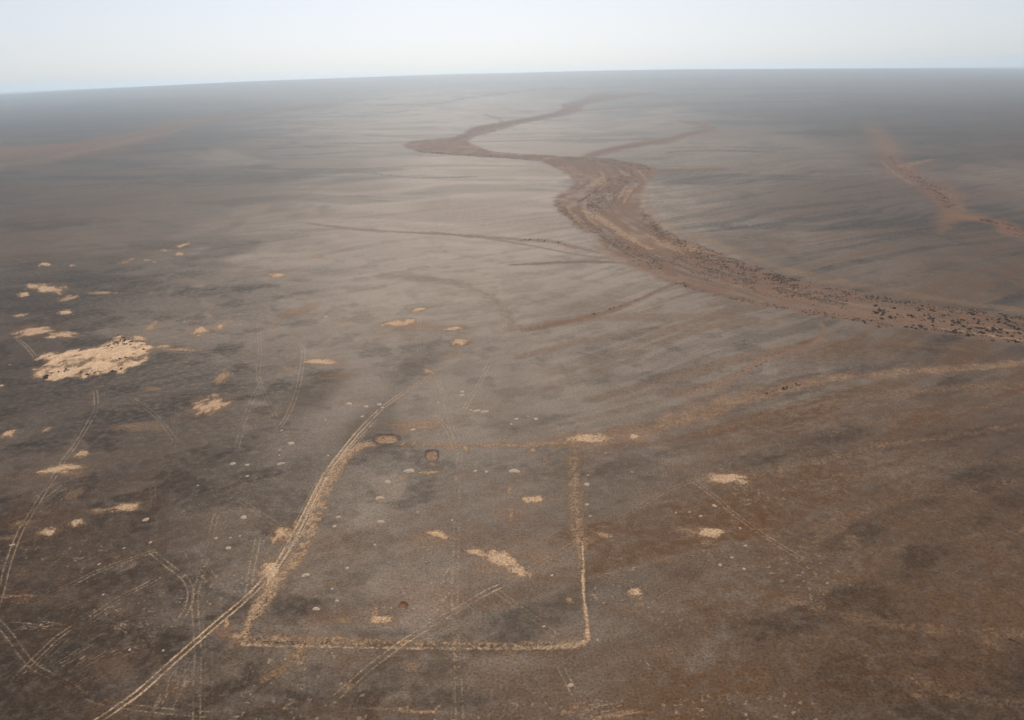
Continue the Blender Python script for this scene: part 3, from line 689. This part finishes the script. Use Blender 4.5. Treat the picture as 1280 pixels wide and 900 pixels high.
g = bpy.data.objects.new('ground', submesh('ground', FO == 0)); COL.objects.link(g)
tag(g, 'dark gravel desert plain spreading flat to the hazy horizon', 'desert', kind='structure')
OB = {}
for idx, (name, label, cat, kind, parent) in enumerate(GROUND, 1):
    if kind == 'root':
        c = ground_at(520, 680)[0]
        o = bpy.data.objects.new(name, None); o.location = (c[0], c[1], float(height_at(c[0], c[1])))
        tag(o, label, cat)
    else:
        fm = FO == idx
        if fm.sum() < 2:
            print('EMPTY REGION', idx, name, label, fm.sum()); continue
        org = None
        if parent: org = OB[parent].location
        o = bpy.data.objects.new(name, submesh(name, fm, org))
        if kind == 'part': tag(o, label)
        elif kind == 'structure': tag(o, label, cat, kind='structure')
        else: tag(o, label, cat)
        if parent: o.parent = OB[parent]
    COL.objects.link(o); OB[idx] = o

# ------------------------------------------------------------------ shrubs
def shrub_shape(r, n=70):
    """low desert bush: small leaf-clump faces over an uneven dome with a few stems showing"""
    lob = [(r.normal(0, .22), r.normal(0, .22), r.uniform(.45, .75)) for _ in range(4)]
    V, Fc = [], []
    for _ in range(n):
        lx, ly, lr = lob[r.integers(4)]
        th = r.uniform(0, 2 * math.pi); ph = math.acos(r.uniform(-.15, 1)); rr = lr * r.uniform(.55, 1.08)
        c = np.array([lx + rr * math.sin(ph) * math.cos(th), ly + rr * math.sin(ph) * math.sin(th), max(.03, .75 * rr * math.cos(ph) + .12)])
        a = r.normal(size=3); a /= np.linalg.norm(a); bb = np.cross(a, r.normal(size=3)); bb /= np.linalg.norm(bb)
        s = r.uniform(.12, .24)
        k = len(V)
        V += [c + a * s, c + bb * s * .8, c - a * s, c - bb * s * .8]; Fc.append((k, k + 1, k + 2, k + 3))
    V = np.array(V); V[:, 2] = np.maximum(V[:, 2], -.03)
    return V, np.array(Fc, np.int32)
SHAPES = [shrub_shape(np.random.default_rng(500 + k), 70) for k in range(10)]
SMESH = [mesh_np('shrub', V, Fc, M_SHRUB) for V, Fc in SHAPES]
LOW = [shrub_shape(np.random.default_rng(700 + k), 22) for k in range(8)]

pool = []       # x, y, radius, group id
def scatter(pts, hw, n, rmin, rmax, gid, inbed=True, clump=.48):
    p = path_px(pts); L_ = np.concatenate([[0], np.cumsum(np.linalg.norm(np.diff(p, axis=0), axis=1))])
    hw = np.interp(np.linspace(0, 1, len(p)), np.linspace(0, 1, len(np.atleast_1d(hw))), np.atleast_1d(hw))
    k = 0
    s = rng.uniform(0, L_[-1], n * 4)
    x = np.interp(s, L_, p[:, 0]); y = np.interp(s, L_, p[:, 1]); hh = np.interp(s, L_, hw)
    tx = np.gradient(p, axis=0); tx /= np.linalg.norm(tx, axis=1)[:, None] + 1e-9
    nx, ny = np.interp(s, L_, -tx[:, 1]), np.interp(s, L_, tx[:, 0])
    o = rng.normal(0, .5, len(s)) * hh
    gp = ground_at(x + nx * o, y + ny * o)
    nn = fbm(gp[:, 0] / 7.0, gp[:, 1] / 7.0, 2, 211 + gid)
    for q in range(len(s)):
        if nn[q] < clump * rng.uniform(.55, 1.05): continue
        r_ = (.7 if gid == 0 else .75) * (rmin + (rmax - rmin) * rng.random() ** 2.6)
        pool.append((gp[q, 0], gp[q, 1], r_, gid)); k += 1
        if k >= n: break
BEDG, SANDG, GULG, RIGG, RILG = 0, 1, 2, 3, 4
scatter([(694,254),(715,271),(740,283),(762,298),(790,312),(830,330)], [6,8,8,8,12,12], 1323, 0.60, 1.35, BEDG)
scatter([(806,262),(814,280),(828,293),(855,306),(890,321),(940,338),(1000,352)], [7,8,9,11,12,10,8], 2583, 0.60, 1.40, BEDG)
scatter([(990,350),(1050,364),(1100,373),(1180,384),(1280,399),(1340,407)], [6,6,6,6,6,6], 1039, 0.55, 1.50, BEDG)
scatter([(700,196),(740,199),(780,204),(814,210)], [4,6,7,5], 1323, 0.70, 1.50, BEDG)
scatter([(790,212),(772,232),(756,248),(735,258)], [16,18,16,10], 1953, 0.70, 1.40, BEDG)
scatter([(762,222),(742,240),(722,252)], [2,2,2], 283, 0.70, 1.30, BEDG)
scatter([(840,318),(880,336),(930,352),(990,364),(1060,378)], [14,14,10,8,8], 1638, 0.50, 1.20, BEDG)
scatter([(842,351),(870,361),(890,367),(930,375),(960,382),(1000,387),(1040,394),(1100,404),(1150,409),(1200,416),(1250,425),(1300,432)], [3,3,3,4,4,5,5,4,5,6,6,6], 661, 0.50, 1.50, BEDG)
scatter([(1090,388),(1150,396),(1220,406),(1300,418)], [10,14,16,16], 693, 0.50, 1.90, BEDG)
scatter([(560,178),(590,165),(620,156),(680,145),(720,135)], [5,5,4,4,4], 819, 1.20, 2.40, BEDG)
scatter([(520,189),(580,194),(660,198)], [2,3,3], 630, 1.00, 2.00, BEDG)
scatter([(128,436),(150,426),(165,430),(182,434)], [6,6,6,6], 40, 0.59, 1.35, SANDG, clump=.5)
scatter([(138,433),(148,427),(158,431)], [5,6,5], 26, 0.59, 1.26, SANDG, clump=.4)
scatter([(55,473),(66,469),(78,466),(88,465)], [2,3,3,2], 20, 0.59, 1.53, SANDG, clump=.4)
scatter([(108,469),(120,466),(140,463),(152,461)], [2,3,3,2], 18, 0.51, 1.44, SANDG, clump=.4)
scatter([(140,452),(155,449),(170,451)], [3,3,3], 12, 0.51, 1.17, SANDG, clump=.4)
scatter([(100,465),(115,463)], [2,2], 6, 0.51, 0.90, SANDG, clump=.4)
scatter([(955,491),(985,484),(1010,478),(1050,473)], [2,2.5,2.5,2], 26, 0.39, 1.12, GULG, clump=.4)
scatter([(926,463),(940,459),(962,450)], [2,2,2], 7, 0.52, 0.98, GULG, clump=.3)
scatter([(1112,194),(1125,210),(1145,222),(1165,236),(1182,248),(1187,260)], [8,8,6,8,8,11], 891, 0.70, 1.76, RIGG)
scatter([(1225,274),(1255,281),(1290,297)], [2,4,8], 297, 0.70, 1.43, RIGG)
scatter([(648,300),(690,302),(712,307)], [1.5,2,1.5], 40, 0.65, 1.54, RILG, clump=.4)
scatter([(872,352),(845,355),(825,362),(805,371),(785,379),(735,396)], [1,1.5,1.5,1.5,1.5,2], 34, 0.52, 1.26, RILG, clump=.4)
scatter([(765,327),(780,328)], [1.5,1.5], 4, 0.65, 1.12, RILG, clump=.3)
pool = np.array(pool)
# keep the riverbed ones on the bed
rr_ = np.clip(np.searchsorted(ys, pool[:, 1]), 0, NY - 1); cc_ = np.clip(np.searchsorted(ts, pool[:, 0] / wid(pool[:, 1])), 0, NX - 1)
keep = (pool[:, 3] != BEDG) | (BEDSD[rr_, cc_] > -2)
pool = pool[keep]
pz = height_at(pool[:, 0], pool[:, 1])
dep = pool[:, 1] * cp + (CAM_H - pz) * sp
pxs = np.array([(pool[:, 0] * R[0] + pool[:, 1] * R[1] + (pz - CAM_H) * R[2])]).ravel() / dep * FPX + 640
size = pool[:, 2] / dep * ((pxs > 0) & (pxs < 1280)) * np.where(pool[:, 3] == SANDG, 3.0, np.where(pool[:, 3] == GULG, 4.0, np.where(pool[:, 3] == RILG, 1.6, 1)))
order = np.argsort(-size)
GTX = {BEDG: ('dark bush among the many on the wide winding dry riverbed', 'bushes on the riverbed'),
       SANDG: ('small dark bush growing on the largest pale sand patch', 'bushes on the sand patch'),
       GULG: ('small dark bush in the tan gullies between enclosure and riverbed', 'bushes along the tan gullies'),
       RIGG: ('small dark bush in the reddish gully at far right', 'bushes in the reddish gully'),
       RILG: ('tiny dark bush strung along a thin rill beside the riverbed', 'bushes along the thin rills')}
NIND = 292
for q in order[:NIND]:
    x, y, r_, gid = pool[q]
    o = bpy.data.objects.new('shrub', SMESH[rng.integers(len(SMESH))])
    o.location = (x, y, float(pz[q]) - .04); o.rotation_euler = (0, 0, rng.uniform(0, 6.28))
    o.scale = (r_ * rng.uniform(.85, 1.25), r_ * rng.uniform(.85, 1.25), r_ * rng.uniform(.8, 1.2))
    lab, grp = GTX[int(gid)]
    tag(o, lab, 'bush', grp); COL.objects.link(o)
VV, FF, base = [], [], 0
for q in order[NIND:]:
    x, y, r_, gid = pool[q]
    V, Fc = LOW[rng.integers(len(LOW))]
    a = rng.uniform(0, 6.28); c, s = math.cos(a), math.sin(a)
    W_ = V * np.array([r_, r_, r_ * rng.uniform(.8, 1.2)])
    VV.append(np.stack([W_[:, 0] * c - W_[:, 1] * s + x, W_[:, 0] * s + W_[:, 1] * c + y, W_[:, 2] + pz[q] - .04], 1)); FF.append(Fc + base); base += len(V)
far_s = bpy.data.objects.new('distant_shrubs', mesh_np('distant_shrubs', np.concatenate(VV), np.concatenate(FF), M_SHRUB)); COL.objects.link(far_s)
tag(far_s, 'thick scatter of small dark bushes filling the riverbed and far gullies', 'bushes', kind='stuff')
print('SHRUBS', len(pool))

def lone(px, py, r_, lab, k=0, sc=(1, 1, 1), rz=0, group=None):
    c = ground_at(px, py)[0]
    o = bpy.data.objects.new('shrub', SMESH[k]); o.location = (c[0], c[1], float(height_at(c[0], c[1])) - .04)
    o.scale = tuple(r_ * s for s in sc); o.rotation_euler = (0, 0, rz); tag(o, lab, 'bush', group); COL.objects.link(o)
lone(719.5, 550.5, .62, 'single dark bush at the far right corner of the enclosure', 1)
lone(1262.5, 799.5, .5, 'largest and leftmost of three dark bushes at the lower right edge', 2, (1.4, .8, 1.1), 2.4)
lone(1268, 801.5, .32, 'middle one of three dark bushes at the lower right edge', 3, (1.3, .8, 1), 2.4)
lone(1273.5, 804, .26, 'smallest and rightmost of three dark bushes at the lower right edge', 4, (1.3, .8, 1), 2.4)

# ------------------------------------------------------------------ pale spoil mounds
def mound_mesh(seed):
    r = np.random.default_rng(seed); nr, na = 4, 14
    ph = r.uniform(0, 6.28, 3); V = [(0, 0, .22)]
    for i in range(1, nr + 1):
        for a in range(na):
            th = 2 * math.pi * a / na; q = i / nr
            e = 1 + .16 * math.sin(2 * th + ph[0]) + .1 * math.sin(3 * th + ph[1]) + r.normal(0, .05)
            V.append((math.cos(th) * q * e, math.sin(th) * q * e, .22 * (1 - q * q) + (r.normal(0, .02) if i < nr else -.05)))
    Fq = []
    for i in range(1, nr):
        for a in range(na):
            b = (a + 1) % na; k = 1 + (i - 1) * na
            Fq.append((k + a, k + na + a, k + na + b, k + b))
    tri = [(0, 1 + a, 1 + (a + 1) % na, 1 + (a + 1) % na) for a in range(na)]
    me = bpy.data.meshes.new('silt_mound')
    me.from_pydata(V, [], [f[:3] for f in tri] + Fq); me.polygons.foreach_set('use_smooth', [True] * len(me.polygons)); me.materials.append(M_MOUND)
    return me
MM = [mound_mesh(40 + k) for k in range(6)]
def mound(px, py, rpx, lab=None, wide=1.0):
    c = ground_at(px, py)[0]
    rm = rpx * (c[1] * cp + CAM_H * sp) / FPX
    o = bpy.data.objects.new('silt_mound', MM[rng.integers(6)])
    o.location = (c[0], c[1], float(height_at(c[0], c[1])) + .02); o.rotation_euler = (0, 0, rng.uniform(-.3, .3))
    o.scale = (rm * wide, rm * rng.uniform(.85, 1.15), rm * rng.uniform(.5, .8))
    tag(o, lab or 'tiny pale silt mound among those scattered over the dark gravel', 'mound', None if lab else 'tiny pale mounds')
    COL.objects.link(o)
for a in [(436,504.5,4.2,'largest pale mound, leftmost of the row above the oval pit'), (457.5,508,3.2,'pale mound second from left in the row above the oval pit'), (474,505.5,3.4,'pale mound right end of the row above the oval pit'),
          (577,494,3.6,'lower of two pale mounds close together right of the upper track'), (577.5,489.5,2.8,'upper of two pale mounds close together right of the upper track'),
          (516,537,3.6,'single pale mound right of the oval pit'), (596,513.5,4,'left one of a flat pale pair below the two close mounds',1.4), (606,514.5,4,'right one of a flat pale pair below the two close mounds',1.4),
          (645.5,523.5,3,'left of two pale mounds above the far bank'), (670,523.5,3,'right of two pale mounds above the far bank'),
          (364,554,4.4,'wedge-like pale mound left of the main track'), (351,579.5,4,'pale mound below the wedge-like one'), (291,579.5,3.8,'pale mound at the left end of its row, left of the track'), (309,581,2.8,'small pale mound right beside the row end one'),
          (304.5,646.5,4,'pale mound left of the orange sand bank'), (285.5,685,3.8,'pale mound below left of the orange sand bank'), (182,649.5,3.8,'pale mound right of the thin bright sand streak'),
          (382,719,4.2,'pale mound just inside the enclosure left bank'), (395,761,4,'pale mound in the lower left of the enclosure'), (476,652,4.4,'pale mound in the upper left of the enclosure'),
          (475,622.5,4.6,'pinkish pale mound higher up in the enclosure left'), (484.5,602,4.2,'pale mound near the square pit, lower left of it'), (643,588.5,5,'flat pale streak-like mound in the enclosure far right',1.5), (511,588.5,5,'flat pale streak-like mound left below the square pit',1.7),
          (733.5,605.5,3.4,'pale mound touching the outside of the right bank'), (734,630.5,2.6,'smaller pale mound outside the right bank'), (713,856.5,3.6,'pale mound lying on the ruts at the bottom edge'), (1,482,3,'pale mound cut by the left edge'), (15,681,3,'pale mound on the left edge ruts')]:
    mound(a[0], a[1], a[2], a[3], a[4] if len(a) > 4 else 1.15)
for x, y, r_ in [(478,509.5,2.4),(453,520.5,2.6),(470,516,1.6),(407,525,1.6),(410,569.5,2),(548,503,1.6),(589,512.5,2),(639,530,2),(660,520,1.6),(350,562.5,2),(352,538,2.2),(309,595,2.6),(349,569,1.4),(358,544,1.2),
                 (188,678,2),(270,672.5,2.2),(418,657.5,3),(423,646,3),(421,751,2.6),(434,710,2.6),(415,736,2.2),(594,588.5,2.6),(608,589.5,2.4),(468.5,681,2),(565,650,1.8),(522,640,1.6),(404,608,2),(288,672,1.6),(300,670,1.8),
                 (247,607,1.8),(155,685,1.6),(124,705,2),(129,743,1.8),(162,812,1.8),(204,813,2),(690,719,2),(680,783,2.2),(747,800,1.8),(845,641,1.6),(862,640,1.6),(876,645,2.2),(893,632,3),(925,660,1.8),(932,682,2.4),(915,697,2.2),(900,706,2.4),(930,711,2.6),
                 (407,396,2.4),(230,402,1.6),(300,405,1.6),(12,456,1.4),(552,486,1.4),(407,635,1.6),(489,760,1.4),(735,594,1.6),(738,645,1.8),(757,566,1.4),(790,590,1.4)]:
    mound(x, y, r_)

# ------------------------------------------------------------------ stones: on the banks (part of the enclosure) and loose about the plain
def stone_field(spots):
    VV, FF, base = [], [], 0
    for (x, y, r_) in spots:
        z = float(height_at(x, y))
        t = np.array([(0, 0, 1), (1, 0, 0), (.3, .95, 0), (-.8, .6, 0), (-.8, -.6, 0), (.3, -.95, 0)], float)
        t = t * (1 + rng.normal(0, .18, (6, 3))); t[1:, 2] = rng.uniform(-.1, .35, 5)
        a = rng.uniform(0, 6.28); c, s = math.cos(a), math.sin(a)
        t = t * np.array([r_, r_ * rng.uniform(.6, 1), r_ * rng.uniform(.5, .8)])
        VV.append(np.stack([t[:, 0] * c - t[:, 1] * s + x, t[:, 0] * s + t[:, 1] * c + y, t[:, 2] + z], 1))
        FF.append(np.array([(0, k, k % 5 + 1) for k in range(1, 6)], np.int32) + base); base += 6
    return np.concatenate(VV), np.concatenate(FF)
def along(pts, hw, n, r0, r1):
    p = path_px(pts); s = rng.uniform(0, len(p) - 1, n); i = np.arange(len(p))
    g = ground_at(np.interp(s, i, p[:, 0]) + rng.normal(0, hw, n), np.interp(s, i, p[:, 1]) + rng.normal(0, hw * .6, n))
    return [(g[k, 0], g[k, 1], r0 + (r1 - r0) * rng.random() ** 2) for k in range(n)]
sp_ = along([(318,799),(335,803),(350,804),(365,803),(378,803)], 2.6, 60, .1, .42) + along([(402,803),(410,802)], 3, 12, .1, .4) + along([(312,790),(330,760),(345,735)], 3.5, 60, .12, .35)
sp_ += along([(352,720),(372,690),(392,650)], 4, 40, .12, .3) + along([(420,806),(560,806),(700,806)], 2.5, 60, .1, .28) + along([(729,790),(728,720),(722,660),(718,580)], 3, 60, .1, .28)
V, Fc = stone_field(sp_)
loc = np.array(OB[ENC].location)
st = bpy.data.objects.new('stones', mesh_np('stones', V - loc, Fc, M_STONE)); COL.objects.link(st); st.parent = OB[ENC]; st['kind'] = 'stuff'
sp_ = along([(380,760),(460,830),(560,700),(640,760),(700,640),(520,600)], 60, 500, .06, .22) + along([(60,880),(240,720),(420,620),(900,700),(1200,800)], 90, 900, .06, .24)
sp_ += along([(488,402),(500,404),(506,403)], 2, 12, .2, .55) + along([(572,429),(582,429)], 2, 6, .2, .5) + along([(476,546),(480,547)], 1, 3, .25, .5)
V, Fc = stone_field(sp_)
st = bpy.data.objects.new('loose_stones', mesh_np('loose_stones', V, Fc, M_STONE)); COL.objects.link(st)
tag(st, 'loose dark stones strewn thinly over the gravel plain', 'stones', kind='stuff')

# ------------------------------------------------------------------ haze: one box of even air round everything
zmin, zmax = float(GZ.min()) - 1.0, max(float(GZ.max()), CAM_H) + 8.0
xm = float(np.abs(GX).max()) + 200; y0, y1 = float(ys[0]) - 50, float(ys[-1]) + 200
bx = [(sx * xm, yv, zv) for zv in (zmin, zmax) for yv in (y0, y1) for sx in (-1, 1)]
me = bpy.data.meshes.new('haze')
me.from_pydata(bx, [], [(0, 2, 3, 1), (4, 5, 7, 6), (0, 1, 5, 4), (2, 6, 7, 3), (0, 4, 6, 2), (1, 3, 7, 5)])
hz = bpy.data.objects.new('haze', me); COL.objects.link(hz)
mh = bpy.data.materials.new('haze_air'); mh.use_nodes = True; n = mh.node_tree; n.nodes.clear()
o = n.nodes.new('ShaderNodeOutputMaterial'); pv = n.nodes.new('ShaderNodeVolumePrincipled')
pv.inputs['Color'].default_value = (*HAZE_COLOR, 1); pv.inputs['Density'].default_value = HAZE_DENSITY; pv.inputs['Anisotropy'].default_value = HAZE_G
n.links.new(pv.outputs[0], o.inputs['Volume']); me.materials.append(mh)
tag(hz, 'pale dusty haze thickening towards the horizon', 'haze', kind='stuff')
